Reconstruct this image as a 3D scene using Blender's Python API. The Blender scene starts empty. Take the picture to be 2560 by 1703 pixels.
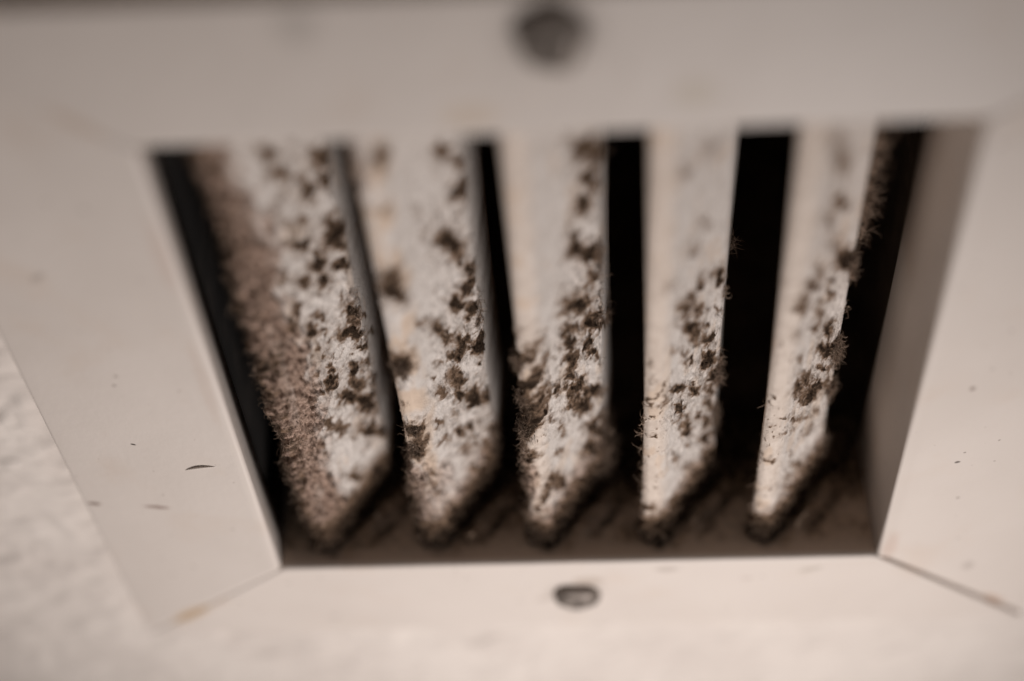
import bpy, math
import numpy as np
from mathutils import Matrix, Vector

scene = bpy.context.scene
COL = scene.collection

# ---------------------------------------------------------------- camera, light, exposure
# The vent hangs in a ceiling.  Vent space: X right, Y along the slats (towards the
# photographer), Z out of the ceiling into the room, origin at the middle of the opening.
CEIL_Z = 2.4
VENT = Matrix.Translation((0, 0, CEIL_Z)) @ Matrix.Rotation(math.pi, 4, 'X')

cam_data = bpy.data.cameras.new('camera')
cam = bpy.data.objects.new('camera', cam_data)
COL.objects.link(cam)
R = Matrix(((0.99848080, 0.02837730, 0.04723153), (-0.05472632, 0.61048769, 0.79013278), (-0.00641243, -0.79151722, 0.61111322)))
cam.matrix_world = VENT @ Matrix.Translation((0.0058895, 0.3696967, 0.2688551)) @ R.to_4x4()
cam_data.sensor_width = 36.0
cam_data.lens = 56.25
cam_data.clip_start = 0.01
cam_data.clip_end = 50
cam_data.dof.use_dof = True
cam_data.dof.focus_distance = 0.490
cam_data.dof.aperture_fstop = 2.05
scene.camera = cam

world = bpy.data.worlds.new('World')
scene.world = world
world.use_nodes = True
bg = world.node_tree.nodes['Background']
bg.inputs['Color'].default_value = (1.0, 0.90, 0.86, 1)
bg.inputs['Strength'].default_value = 0.08

def lamp(name, kind, pos, target, energy, color, **kw):
    d = bpy.data.lights.new(name, kind)
    d.energy = energy
    d.color = color
    for k, v in kw.items():
        setattr(d, k, v)
    o = bpy.data.objects.new(name, d)
    COL.objects.link(o)
    p = VENT @ Vector(pos)
    t = VENT @ Vector(target)
    o.location = p
    o.rotation_euler = (t - p).to_track_quat('-Z', 'Y').to_euler()
    return o

lamp('room_lamp', 'SPOT', (0.26, -0.42, 0.87), (-0.01, -0.11, 0.0), 41.0, (1.0, 0.932, 0.905),
     spot_size=math.radians(39.5), spot_blend=1.0, shadow_soft_size=0.12)  # tight soft-edged cone also imitates lens darkening in the corners

scene.view_settings.view_transform = 'Standard'
scene.view_settings.look = 'None'
scene.view_settings.exposure = 0.0
scene.view_settings.gamma = 1.0
scene.render.engine = 'CYCLES'
scene.cycles.use_denoising = True
scene.cycles.max_bounces = 8
scene.render.filter_size = 1.1

# ---------------------------------------------------------------- noise
def _hash(ix, iy, iz, seed):
    n = (ix.astype(np.int64) * 374761393 + iy.astype(np.int64) * 668265263 + iz.astype(np.int64) * 2147483647 + seed * 974711) & 0xffffffff
    n = ((n ^ (n >> 13)) * 1274126177) & 0xffffffff
    n = ((n ^ (n >> 16)) * 2246822519) & 0xffffffff
    return ((n ^ (n >> 15)) & 0xffffff) / float(0xffffff) * 2 - 1

def noise(x, y, z=0.0, seed=0):
    x, y, z = np.broadcast_arrays(np.asarray(x, float), np.asarray(y, float), np.asarray(z, float))
    ix, iy, iz = np.floor(x), np.floor(y), np.floor(z)
    fx, fy, fz = x - ix, y - iy, z - iz
    u, v, w = [f * f * f * (f * (f * 6 - 15) + 10) for f in (fx, fy, fz)]
    r = 0
    for a in (0, 1):
        for b in (0, 1):
            for c in (0, 1):
                r = r + _hash(ix + a, iy + b, iz + c, seed) * (u if a else 1 - u) * (v if b else 1 - v) * (w if c else 1 - w)
    return r

def fbm(x, y, octaves=4, seed=0, gain=0.5):
    r, a, f = 0, 1.0, 1.0
    for o in range(octaves):
        r = r + a * noise(x * f, y * f, 0.37 * o, seed + o * 17)
        a *= gain
        f *= 2.03
    return r

def smooth(a, b, x):
    t = np.clip((x - a) / (b - a), 0, 1)
    return t * t * (3 - 2 * t)

# ---------------------------------------------------------------- mesh helpers
def mesh_from_arrays(name, verts, quads, cols=None, smooth_shade=True):
    me = bpy.data.meshes.new(name)
    verts = np.asarray(verts, np.float32).reshape(-1, 3)
    quads = np.asarray(quads, np.int32)
    nf, k = quads.shape
    me.vertices.add(len(verts))
    me.vertices.foreach_set('co', verts.ravel())
    me.loops.add(nf * k)
    me.loops.foreach_set('vertex_index', quads.ravel())
    me.polygons.add(nf)
    me.polygons.foreach_set('loop_start', np.arange(0, nf * k, k, dtype=np.int32))
    me.polygons.foreach_set('loop_total', np.full(nf, k, np.int32))
    me.polygons.foreach_set('use_smooth', np.full(nf, smooth_shade, bool))
    me.update(calc_edges=True)
    if cols is not None:
        at = me.attributes.new('mask', 'FLOAT_COLOR', 'POINT')
        c = np.ones((len(verts), 4), np.float32)
        c[:, :3] = np.asarray(cols).reshape(-1, 3)
        at.data.foreach_set('color', c.ravel())
    me.validate()
    return me

def grid_quads(nr, nc, wrap=False, keep=None):
    i = np.arange(nr - 1)[:, None]
    j = np.arange(nc if wrap else nc - 1)[None, :]
    j2 = (j + 1) % nc
    q = np.stack([i * nc + j + 0 * j2, i * nc + j2, (i + 1) * nc + j2, (i + 1) * nc + j], -1)
    if keep is not None:
        q = q[keep]
    return q.reshape(-1, 4)

def add(name, me, material, parent=None, label=None, category=None, kind=None, group=None):
    o = bpy.data.objects.new(name, me)
    COL.objects.link(o)
    if material:
        me.materials.append(material)
    if parent is not None:
        o.parent = parent
    else:
        o.matrix_world = VENT
    for k, v in (('label', label), ('category', category), ('kind', kind), ('group', group)):
        if v:
            o[k] = v
    return o

def tubes(name, P, rad, cols, sides=3, seed=0):
    """P (n,k,3) centre lines, rad (n,k), cols (n,3) -> one mesh of thin tubes."""
    rng = np.random.default_rng(seed)
    n, k, _ = P.shape
    T = np.gradient(P, axis=1)
    T /= np.linalg.norm(T, axis=2, keepdims=True) + 1e-12
    ref = rng.normal(size=(n, 1, 3))
    A = np.cross(T, ref)
    A /= np.linalg.norm(A, axis=2, keepdims=True) + 1e-12
    B = np.cross(T, A)
    V = np.zeros((n, k, sides, 3))
    for s in range(sides):
        t = 2 * math.pi * s / sides
        V[:, :, s] = P + (A * math.cos(t) + B * math.sin(t)) * rad[..., None]
    i = np.arange(n)[:, None, None]
    j = np.arange(k - 1)[None, :, None]
    s = np.arange(sides)[None, None, :]
    s2 = (s + 1) % sides
    base = i * k * sides
    q = np.stack([base + j * sides + s, base + j * sides + s2, base + (j + 1) * sides + s2, base + (j + 1) * sides + s], -1).reshape(-1, 4)
    C = np.repeat(cols[:, None, :], k * sides, axis=1)
    return mesh_from_arrays(name, V, q, C)

def fibres(P0, D, length, curl, rng, k=6):
    """curly threads that leave P0 along D"""
    n = len(P0)
    P = np.zeros((n, k, 3))
    P[:, 0] = P0
    d = D / (np.linalg.norm(D, axis=1, keepdims=True) + 1e-12)
    ax = rng.normal(size=(n, 3))
    ax /= np.linalg.norm(ax, axis=1, keepdims=True)
    step = (length / (k - 1))[:, None]
    for i in range(1, k):
        d = d + curl * (np.cross(ax, d) * 0.9 + rng.normal(size=(n, 3)) * 0.45)
        d /= np.linalg.norm(d, axis=1, keepdims=True)
        P[:, i] = P[:, i - 1] + d * step
    return P

# ---------------------------------------------------------------- materials
def new_mat(name):
    m = bpy.data.materials.new(name)
    m.use_nodes = True
    nt = m.node_tree
    b = nt.nodes['Principled BSDF']
    return m, nt, b

class NB:
    def __init__(self, nt):
        self.nt = nt
    def n(self, kind, **kw):
        nd = self.nt.nodes.new(kind)
        for k, v in kw.items():
            setattr(nd, k, v)
        return nd
    def link(self, a, b):
        self.nt.links.new(a, b)
    def put(self, sock, v):
        if hasattr(v, 'is_output'):
            self.link(v, sock)
        else:
            sock.default_value = v
    def math(self, op, a, b=0.0, c=0.0, clamp=False):
        nd = self.n('ShaderNodeMath', operation=op, use_clamp=clamp)
        self.put(nd.inputs[0], a); self.put(nd.inputs[1], b); self.put(nd.inputs[2], c)
        return nd.outputs[0]
    def mix(self, f, a, b, blend='MIX'):
        nd = self.n('ShaderNodeMix', data_type='RGBA', blend_type=blend)
        self.put(nd.inputs[0], f)
        for s, v in ((nd.inputs[6], a), (nd.inputs[7], b)):
            self.put(s, v if hasattr(v, 'is_output') else (*v, 1))
        return nd.outputs[2]
    def noise(self, vec, scale, detail=3, rough=0.55, w=None):
        nd = self.n('ShaderNodeTexNoise')
        nd.inputs['Scale'].default_value = scale
        nd.inputs['Detail'].default_value = detail
        nd.inputs['Roughness'].default_value = rough
        self.link(vec, nd.inputs['Vector'])
        return nd.outputs[0]
    def ramp(self, v, lo, hi, a=0.0, b=1.0):
        nd = self.n('ShaderNodeMapRange', interpolation_type='SMOOTHSTEP')
        self.put(nd.inputs[0], v)
        for i, x in enumerate((lo, hi, a, b)):
            nd.inputs[i + 1].default_value = x
        return nd.outputs[0]
    def bump(self, h, strength, dist, normal=None):
        nd = self.n('ShaderNodeBump')
        nd.inputs['Strength'].default_value = strength
        nd.inputs['Distance'].default_value = dist
        self.link(h, nd.inputs['Height'])
        if normal is not None:
            self.link(normal, nd.inputs['Normal'])
        return nd.outputs[0]

PAINT = (0.74, 0.665, 0.605)

# marks on the frame, in vent millimetres: x, y, rx, ry, angle, colour, strength
MARKS = [
    (-134.0, -30.8, 0.9, 0.5, 0, (0.05, 0.035, 0.025), 0.95),
    (-156.8, -69.2, 2.6, 1.2, 5, (0.22, 0.15, 0.12), 0.8),
    (-135.2, -67.2, 4.8, 1.1, 3, (0.26, 0.17, 0.14), 0.75),
    (-141.0, 48.0, 3.5, 1.2, 40, (0.40, 0.35, 0.31), 0.5),
    (-140.0, -142.0, 13.0, 3.2, 45, (0.60, 0.41, 0.23), 0.75),
    (-127.0, -130.5, 6.0, 2.0, 45, (0.58, 0.42, 0.29), 0.3),
    (118.5, -49.6, 0.9, 0.7, 0, (0.07, 0.05, 0.04), 0.8),
    (116.2, -9.7, 1.1, 1.4, 0, (0.22, 0.16, 0.13), 0.6),
    (133.8, -118.9, 2.4, 2.6, 0, (0.40, 0.34, 0.30), 0.5),
    (30.4, -107.9, 4.5, 2.6, 0, (0.42, 0.36, 0.31), 0.5),
    (78.9, -110.7, 4.8, 2.0, 30, (0.42, 0.37, 0.31), 0.5),
    (32.2, 111.2, 6.0, 5.0, 0, (0.52, 0.43, 0.30), 0.35),
    (-20.0, 107.3, 8.0, 4.0, 0, (0.62, 0.46, 0.30), 0.35),
    (-113.5, 108.5, 9.0, 3.0, -35, (0.58, 0.42, 0.30), 0.35),
    (-57.2, 133.2, 6.0, 6.0, 0, (0.40, 0.36, 0.32), 0.35),
    (-88.8, -147.3, 2.2, 1.8, 0, (0.42, 0.36, 0.32), 0.45),
    (0.0, 129.0, 12.5, 10.5, 0, (0.30, 0.255, 0.22), 0.62),
    (-1.0, -127.0, 10.5, 9.0, 20, (0.33, 0.28, 0.24), 0.55),
    (4.0, -117.0, 6.0, 4.5, 0, (0.45, 0.36, 0.29), 0.5),
    (-12.0, -133.0, 4.0, 2.5, 30, (0.45, 0.38, 0.33), 0.4),
    (-103.5, 62.0, 2.5, 16.0, 0, (0.62, 0.46, 0.38), 0.3),
    (-104.0, 5.0, 2.2, 22.0, 0, (0.60, 0.46, 0.38), 0.25),
    (104.0, -97.0, 3.0, 9.0, 0, (0.58, 0.42, 0.34), 0.4),
    (58.0, -118.0, 2.6, 1.6, 0, (0.48, 0.38, 0.34), 0.35),
    (148.0, -147.0, 6.5, 1.8, -45, (0.52, 0.33, 0.22), 0.6),
]

def paint_material():
    m, nt, b = new_mat('frame_paint')
    N = NB(nt)
    tc = N.n('ShaderNodeTexCoord').outputs['Object']
    mott = N.noise(tc, 14, 4)
    fine = N.noise(tc, 420, 3)
    col = N.mix(N.ramp(mott, 0.35, 0.7), PAINT, (0.70, 0.625, 0.565))
    # faint yellowing, patchy
    col = N.mix(N.math('MULTIPLY', N.ramp(N.noise(tc, 33, 3), 0.54, 0.76), 0.30), col, (0.66, 0.53, 0.43))
    # sparse fly specks
    sp = N.noise(tc, 330, 1)
    col = N.mix(N.math('MULTIPLY', N.ramp(sp, 0.755, 0.80), 0.55), col, (0.18, 0.14, 0.11))
    wob = N.n('ShaderNodeTexNoise')
    wob.inputs['Scale'].default_value = 260
    N.link(tc, wob.inputs['Vector'])
    wv = N.n('ShaderNodeVectorMath', operation='MULTIPLY_ADD')
    N.link(wob.outputs[1], wv.inputs[0])
    wv.inputs[1].default_value = (0.0012, 0.0012, 0.0)
    N.link(tc, wv.inputs[2])
    for (x, y, rx, ry, a, c, s) in MARKS:
        mp = N.n('ShaderNodeMapping', vector_type='TEXTURE')
        mp.inputs['Location'].default_value = ((x + 0.6) / 1000, (y + 0.6) / 1000, 0)
        mp.inputs['Rotation'].default_value = (0, 0, math.radians(a))
        mp.inputs['Scale'].default_value = (rx / 1000, ry / 1000, 1.0)
        N.link(wv.outputs[0], mp.inputs['Vector'])
        ln = N.n('ShaderNodeVectorMath', operation='LENGTH')
        N.link(mp.outputs[0], ln.inputs[0])
        k = N.ramp(ln.outputs['Value'], 1.25, 0.45, 0.0, s)
        col = N.mix(k, col, c)
    N.link(col, b.inputs['Base Color'])
    b.inputs['Roughness'].default_value = 0.48
    b.inputs['Specular IOR Level'].default_value = 0.35
    N.link(N.bump(fine, 0.25, 0.0004, N.bump(N.noise(tc, 60, 2), 0.25, 0.001)), b.inputs['Normal'])
    return m

def slat_material():
    """white paint, dark mould (R), woolly pink-brown dust (G), yellowing (B)"""
    m, nt, b = new_mat('mouldy_slat_paint')
    N = NB(nt)
    tc = N.n('ShaderNodeTexCoord').outputs['Object']
    at = N.n('ShaderNodeAttribute', attribute_name='mask')
    sep = N.n('ShaderNodeSeparateColor')
    N.link(at.outputs['Color'], sep.inputs[0])
    r, g, y = sep.outputs
    n1 = N.noise(tc, 260, 4)
    n2 = N.noise(tc, 1500, 3)
    base = N.mix(N.ramp(n1, 0.35, 0.7), (0.76, 0.70, 0.65), (0.64, 0.58, 0.53))
    base = N.mix(y, base, N.mix(n1, (0.74, 0.56, 0.40), (0.62, 0.47, 0.36)))
    wool = N.mix(N.ramp(n2, 0.35, 0.65), (0.51, 0.368, 0.295), (0.27, 0.182, 0.136))
    base = N.mix(g, base, wool)
    rr = N.math('ADD', r, N.math('MULTIPLY', N.math('SUBTRACT', n2, 0.5), N.ramp(r, 0.05, 0.4, 0.0, 0.5)), clamp=True)
    half = N.mix(N.ramp(rr, 0.03, 0.60), base, (0.205, 0.134, 0.088))
    col = N.mix(N.ramp(rr, 0.45, 0.95), half, (0.032, 0.019, 0.011))
    N.link(col, b.inputs['Base Color'])
    b.inputs['Roughness'].default_value = 0.85
    b.inputs['Specular IOR Level'].default_value = 0.15
    N.link(N.bump(n2, 0.5, 0.0006), b.inputs['Normal'])
    return m

def fibre_material():
    m, nt, b = new_mat('mould_thread')
    N = NB(nt)
    at = N.n('ShaderNodeAttribute', attribute_name='mask')
    N.link(at.outputs['Color'], b.inputs['Base Color'])
    b.inputs['Roughness'].default_value = 0.8
    b.inputs['Specular IOR Level'].default_value = 0.2
    return m

def dusty_material():
    """inner faces of the opening: paint under brown dust (R)"""
    m, nt, b = new_mat('dusty_paint')
    N = NB(nt)
    tc = N.n('ShaderNodeTexCoord').outputs['Object']
    at = N.n('ShaderNodeAttribute', attribute_name='mask')
    sep = N.n('ShaderNodeSeparateColor')
    N.link(at.outputs['Color'], sep.inputs[0])
    n1 = N.noise(tc, 300, 4)
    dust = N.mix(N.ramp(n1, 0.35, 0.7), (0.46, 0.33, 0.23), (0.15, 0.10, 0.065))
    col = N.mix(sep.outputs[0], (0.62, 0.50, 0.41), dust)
    col = N.mix(sep.outputs[1], col, (0.020, 0.013, 0.008))  # dark contact grime and painted-in shade
    col = N.mix(N.math('MULTIPLY', N.ramp(N.noise(tc, 900, 1), 0.76, 0.80), 0.8), col, (0.06, 0.045, 0.035))
    N.link(col, b.inputs['Base Color'])
    b.inputs['Roughness'].default_value = 0.8
    b.inputs['Specular IOR Level'].default_value = 0.15
    N.link(N.bump(n1, 0.5, 0.0006), b.inputs['Normal'])
    return m

def plain_material(name, c1, c2, scale, rough, metallic=0.0, bump=0.3):
    m, nt, b = new_mat(name)
    N = NB(nt)
    tc = N.n('ShaderNodeTexCoord').outputs['Object']
    n1 = N.noise(tc, scale, 4)
    N.link(N.mix(N.ramp(n1, 0.35, 0.68), c1, c2), b.inputs['Base Color'])
    b.inputs['Roughness'].default_value = rough
    b.inputs['Metallic'].default_value = metallic
    b.inputs['Specular IOR Level'].default_value = 0.3
    N.link(N.bump(n1, bump, 0.0006), b.inputs['Normal'])
    return m

M_PAINT = paint_material()
M_SLAT = slat_material()
M_FIBRE = fibre_material()
M_DUSTY = dusty_material()
M_PLASTER = plain_material('ceiling_plaster', (0.77, 0.70, 0.64), (0.70, 0.63, 0.575), 22, 0.75)
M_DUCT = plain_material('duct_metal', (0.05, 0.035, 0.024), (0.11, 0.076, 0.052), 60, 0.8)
M_SIDE = plain_material('inner_shade_black', (0.012, 0.010, 0.009), (0.026, 0.021, 0.018), 60, 0.8)  # near-black colour stands in for the shade on the left inner wall
M_SCREW = plain_material('screw_metal', (0.16, 0.135, 0.115), (0.27, 0.23, 0.20), 240, 0.5, 0.3)

# ---------------------------------------------------------------- ceiling
W2, H2 = 0.100, 0.1007          # half opening
MX, MB, MT = 0.0605, 0.0605, 0.0388   # frame margins: sides, far end, near end
ZO = -0.0084                    # frame face at its outer edge
ZC = -0.0128                    # ceiling plane

def build_ceiling():
    xs = np.concatenate([np.arange(-0.9, -0.32, 0.01), np.arange(-0.32, 0.26, 0.0017), np.arange(0.26, 0.9, 0.01)])
    ys = np.concatenate([np.arange(-0.9, -0.36, 0.01), np.arange(-0.36, 0.20, 0.0017), np.arange(0.20, 0.8, 0.01)])
    X, Y = np.meshgrid(xs, ys)
    a = X * 1000
    c = Y * 1000
    wx = a + 6 * noise(a / 14, c / 14, 0, 5)
    wy = c + 6 * noise(a / 14, c / 14, 0, 9)
    h = 0.55 * fbm(wx / 12, wy / 5.5, 3, 21) + 0.30 * fbm(wx / 4.5, wy / 2.6, 2, 33)
    h = np.where(h > 0, h, 0.55 * h)
    Z = ZC + 0.0019 * (h - 0.25)
    near = (np.abs(X) < W2 + MX + 0.004) & (Y > -H2 - MB - 0.004) & (Y < H2 + MT + 0.004)
    Z = np.where(near, np.minimum(Z, ZC), Z)
    P = np.stack([X, Y, Z], -1)
    cxm = 0.25 * (X[:-1, :-1] + X[1:, 1:]) * 2
    cym = 0.25 * (Y[:-1, :-1] + Y[1:, 1:]) * 2
    keep = ~((np.abs(cxm) < W2 + 0.02) & (np.abs(cym) < H2 + 0.02))
    me = mesh_from_arrays('ceiling', P, grid_quads(len(ys), len(xs), keep=keep))
    add('ceiling', me, M_PLASTER, kind='structure', label='rough white plaster ceiling around the vent')

build_ceiling()

# ---------------------------------------------------------------- the vent
vent = bpy.data.objects.new('air_vent', None)
COL.objects.link(vent)
vent.matrix_world = VENT
vent.empty_display_size = 0.05
vent['label'] = 'white square air vent with five mouldy slats and two screws'
vent['category'] = 'air vent'

def flange_profile(m, lip):
    """(offset outwards from the opening edge, z) from the bottom of the lip over the face to the ceiling"""
    back = 0.0019 if lip < 0.03 else 0.0        # the short lip is folded back under the face
    pts = [(back, -lip), (back * 0.5, -lip * 0.5), (0.0, -0.0014)]
    r = 0.0014
    for k in range(1, 7):
        t = math.pi / 2 * k / 6
        pts.append((r - r * math.cos(t), -r + r * math.sin(t)))
    n = 26
    for k in range(1, n + 1):
        o = r + (m - 0.0012 - r) * k / n
        pts.append((o, ZO * (o - r) / (0.0605 - 0.0012 - r)))
    ze = pts[-1][1]
    for k in range(1, 5):
        t = math.pi / 2 * k / 4
        pts.append((m - 0.0012 + 0.0012 * math.sin(t), ze - 0.0012 + 0.0012 * math.cos(t)))
    pts.append((m, ZC - 0.001))
    # back of the sheet
    th = 0.0045
    pts.append((m - th, ZC - 0.001))
    pts.append((m - th, ze - th))
    pts.append((r + 0.003, -th - 0.0006))
    pts.append((0.0016, -0.0062))
    pts.append((0.0016 + back, -lip))
    return np.array(pts)

def build_flange(side):
    m = {'L': MX, 'R': MX, 'B': MB, 'T': MT}[side]
    lip = {'L': 0.017, 'R': 0.047, 'B': 0.047, 'T': 0.047}[side]
    pr = flange_profile(m, lip)
    n = 90
    t = np.linspace(0, 1, n)[:, None]
    o = pr[None, :, 0]
    z = np.repeat(pr[None, :, 1], n, 0)
    gap = 0.00018
    if side in 'LR':
        # runs along y; mitred ends follow the offset
        y0 = -H2 - o * MB / MX + gap
        y1 = H2 + o * MT / MX - gap
        Y = y0 + (y1 - y0) * t
        X = (W2 + o) * np.ones_like(t)
        if side == 'R':
            z = z - 0.0015 * smooth(0.02, -0.11, Y) * np.clip(o / 0.004, 0, 1)
        X = -X if side == 'L' else X
    else:
        x1 = W2 + o * MX / m - gap
        X = -x1 + 2 * x1 * t
        Y = (H2 + o) * np.ones_like(t)
        Y = -Y if side == 'B' else Y
    z = z + 0.00008 * noise(X * 60, Y * 60, 0, 3)
    P = np.stack([X, Y, z], -1)
    q = grid_quads(n, len(pr), wrap=True)
    if side in 'RT':
        pass
    me = mesh_from_arrays('frame_side', P, q)
    # end caps
    import bmesh
    bm = bmesh.new()
    bm.from_mesh(me)
    bm.verts.ensure_lookup_table()
    k = len(pr)
    for row in (0, n - 1):
        try:
            f = bm.faces.new([bm.verts[row * k + j] for j in range(k)])
            f.smooth = False
        except ValueError:
            pass
    bmesh.ops.recalc_face_normals(bm, faces=bm.faces[:])
    bm.to_mesh(me)
    bm.free()
    return add('frame_side', me, M_PAINT, vent)

FRAME = {s: build_flange(s) for s in 'LRBT'}

X0 = {1: -88.4, 2: -51.6, 3: -14.8, 4: 22.0, 5: 58.6}     # front edge of each slat, mm

def build_floor():
    """far inner face of the opening, where the slat ends stand in brown dust"""
    xs = np.arange(-99.4, 99.41, 0.6)
    zs = np.arange(-56.0, -1.5, 0.6)
    X, Z = np.meshgrid(xs, zs)
    hgt = np.zeros_like(X)
    grime_shade = np.zeros_like(X)
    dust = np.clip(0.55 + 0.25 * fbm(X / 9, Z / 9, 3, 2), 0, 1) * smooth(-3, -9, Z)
    for i, x0 in X0.items():
        # distance from the blade line  (x0+6,-10) -> (x0+25,-34)
        ax, az = x0 + 5.0, -9.0
        dx, dz = 19.0 / 30.6, -24.0 / 30.6
        t = (X - ax) * dx + (Z - az) * dz
        d = (X - ax) * -dz + (Z - az) * dx          # + towards the front right
        d = d + 1.2 * noise(X / 4, Z / 4, 0, 40 + i)
        inr = smooth(-3, 2, t) * smooth(44, 30, t)
        hgt += inr * (2.2 * np.exp(-((d - 1.0) / 1.6) ** 2) + 3.2 * np.exp(-((d - 7.0) / 1.9) ** 2) * smooth(4, 10, t))
        dust = np.maximum(dust, inr * np.exp(-((d - 1.0) / 2.4) ** 2))
        grime_shade = np.maximum(grime_shade, smooth(-6, -1, t) * np.exp(-((d - 2.2) / 2.2) ** 2))
        grime_shade = np.maximum(grime_shade, 0.75 * smooth(6, 14, t) * np.exp(-((d - 11.5) / 1.8) ** 2))
        dust = np.maximum(dust, 0.7 * inr * np.exp(-((d - 7.0) / 2.4) ** 2))
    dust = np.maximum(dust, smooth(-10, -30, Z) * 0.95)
    hgt = hgt * (1 + 0.6 * fbm(X / 2.5, Z / 2.5, 3, 77)) + 0.25 * fbm(X / 3, Z / 3, 3, 12) * dust
    hgt = np.clip(hgt, -0.05, 8)
    P = np.stack([X, -H2 * 1000 + 0.55 + hgt, Z], -1) / 1000
    grime_shade = np.maximum(grime_shade, smooth(-20, -36, Z) * 0.85)  # shade deeper in the opening, painted over the dust
    grime_shade = np.clip(grime_shade * (1 + 0.5 * fbm(X / 3, Z / 3, 2, 55)), 0, 1)
    C = np.stack([np.clip(dust, 0, 1), grime_shade, grime_shade], -1)
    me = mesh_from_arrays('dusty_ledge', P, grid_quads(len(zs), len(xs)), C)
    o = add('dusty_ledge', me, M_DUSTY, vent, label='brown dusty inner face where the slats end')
    # lint threads standing in the dust
    rng = np.random.default_rng(5)
    w = np.clip(dust - 0.45, 0, 1).ravel() * (Z.ravel() < -8)
    idx = rng.choice(w.size, 4200, p=w / w.sum())
    P0 = P.reshape(-1, 3)[idx]
    D = np.c_[rng.normal(size=len(idx)) * 0.8, np.ones(len(idx)), rng.normal(size=len(idx)) * 0.8]
    L = rng.uniform(0.0015, 0.0055, len(idx))
    F = fibres(P0, D, L, 0.8, rng)
    rad = np.linspace(0.00014, 0.00006, 6)[None] * rng.uniform(0.7, 1.5, (len(idx), 1))
    tone = rng.uniform(0, 1, (len(idx), 1)) ** 1.5
    cols = (1 - tone) * np.array([[0.09, 0.058, 0.036]]) + tone * np.array([[0.42, 0.30, 0.20]])
    add('lint', tubes('lint', F, rad, cols), M_FIBRE, o, kind='stuff')

build_floor()

def build_throat():
    # left inner wall set back behind the short lip, near end wall, and the dark duct behind
    def sheet(name, P, dust, mat):
        P = np.asarray(P)
        nr, nc = P.shape[:2]
        return add(name, mesh_from_arrays(name, P, grid_quads(nr, nc), np.stack([dust] * 3, -1)), mat, vent)
    ys = np.arange(-H2, H2 + 1e-6, 0.002)
    zs = np.arange(-0.058, -0.015, 0.001)
    Y, Z = np.meshgrid(ys, zs)
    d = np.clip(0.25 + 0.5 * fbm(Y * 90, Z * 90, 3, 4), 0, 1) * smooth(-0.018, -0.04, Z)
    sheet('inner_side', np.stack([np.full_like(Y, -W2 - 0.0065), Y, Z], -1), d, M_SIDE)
    # duct: box open towards the room
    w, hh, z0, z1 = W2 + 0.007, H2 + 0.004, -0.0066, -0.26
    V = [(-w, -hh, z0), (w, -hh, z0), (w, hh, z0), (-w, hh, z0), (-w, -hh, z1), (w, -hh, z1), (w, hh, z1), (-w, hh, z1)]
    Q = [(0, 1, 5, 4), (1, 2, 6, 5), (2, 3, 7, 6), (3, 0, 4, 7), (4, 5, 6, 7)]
    add('duct', mesh_from_arrays('duct', V, Q, smooth_shade=False), M_DUCT, vent, label='dark duct behind the slats')

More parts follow.
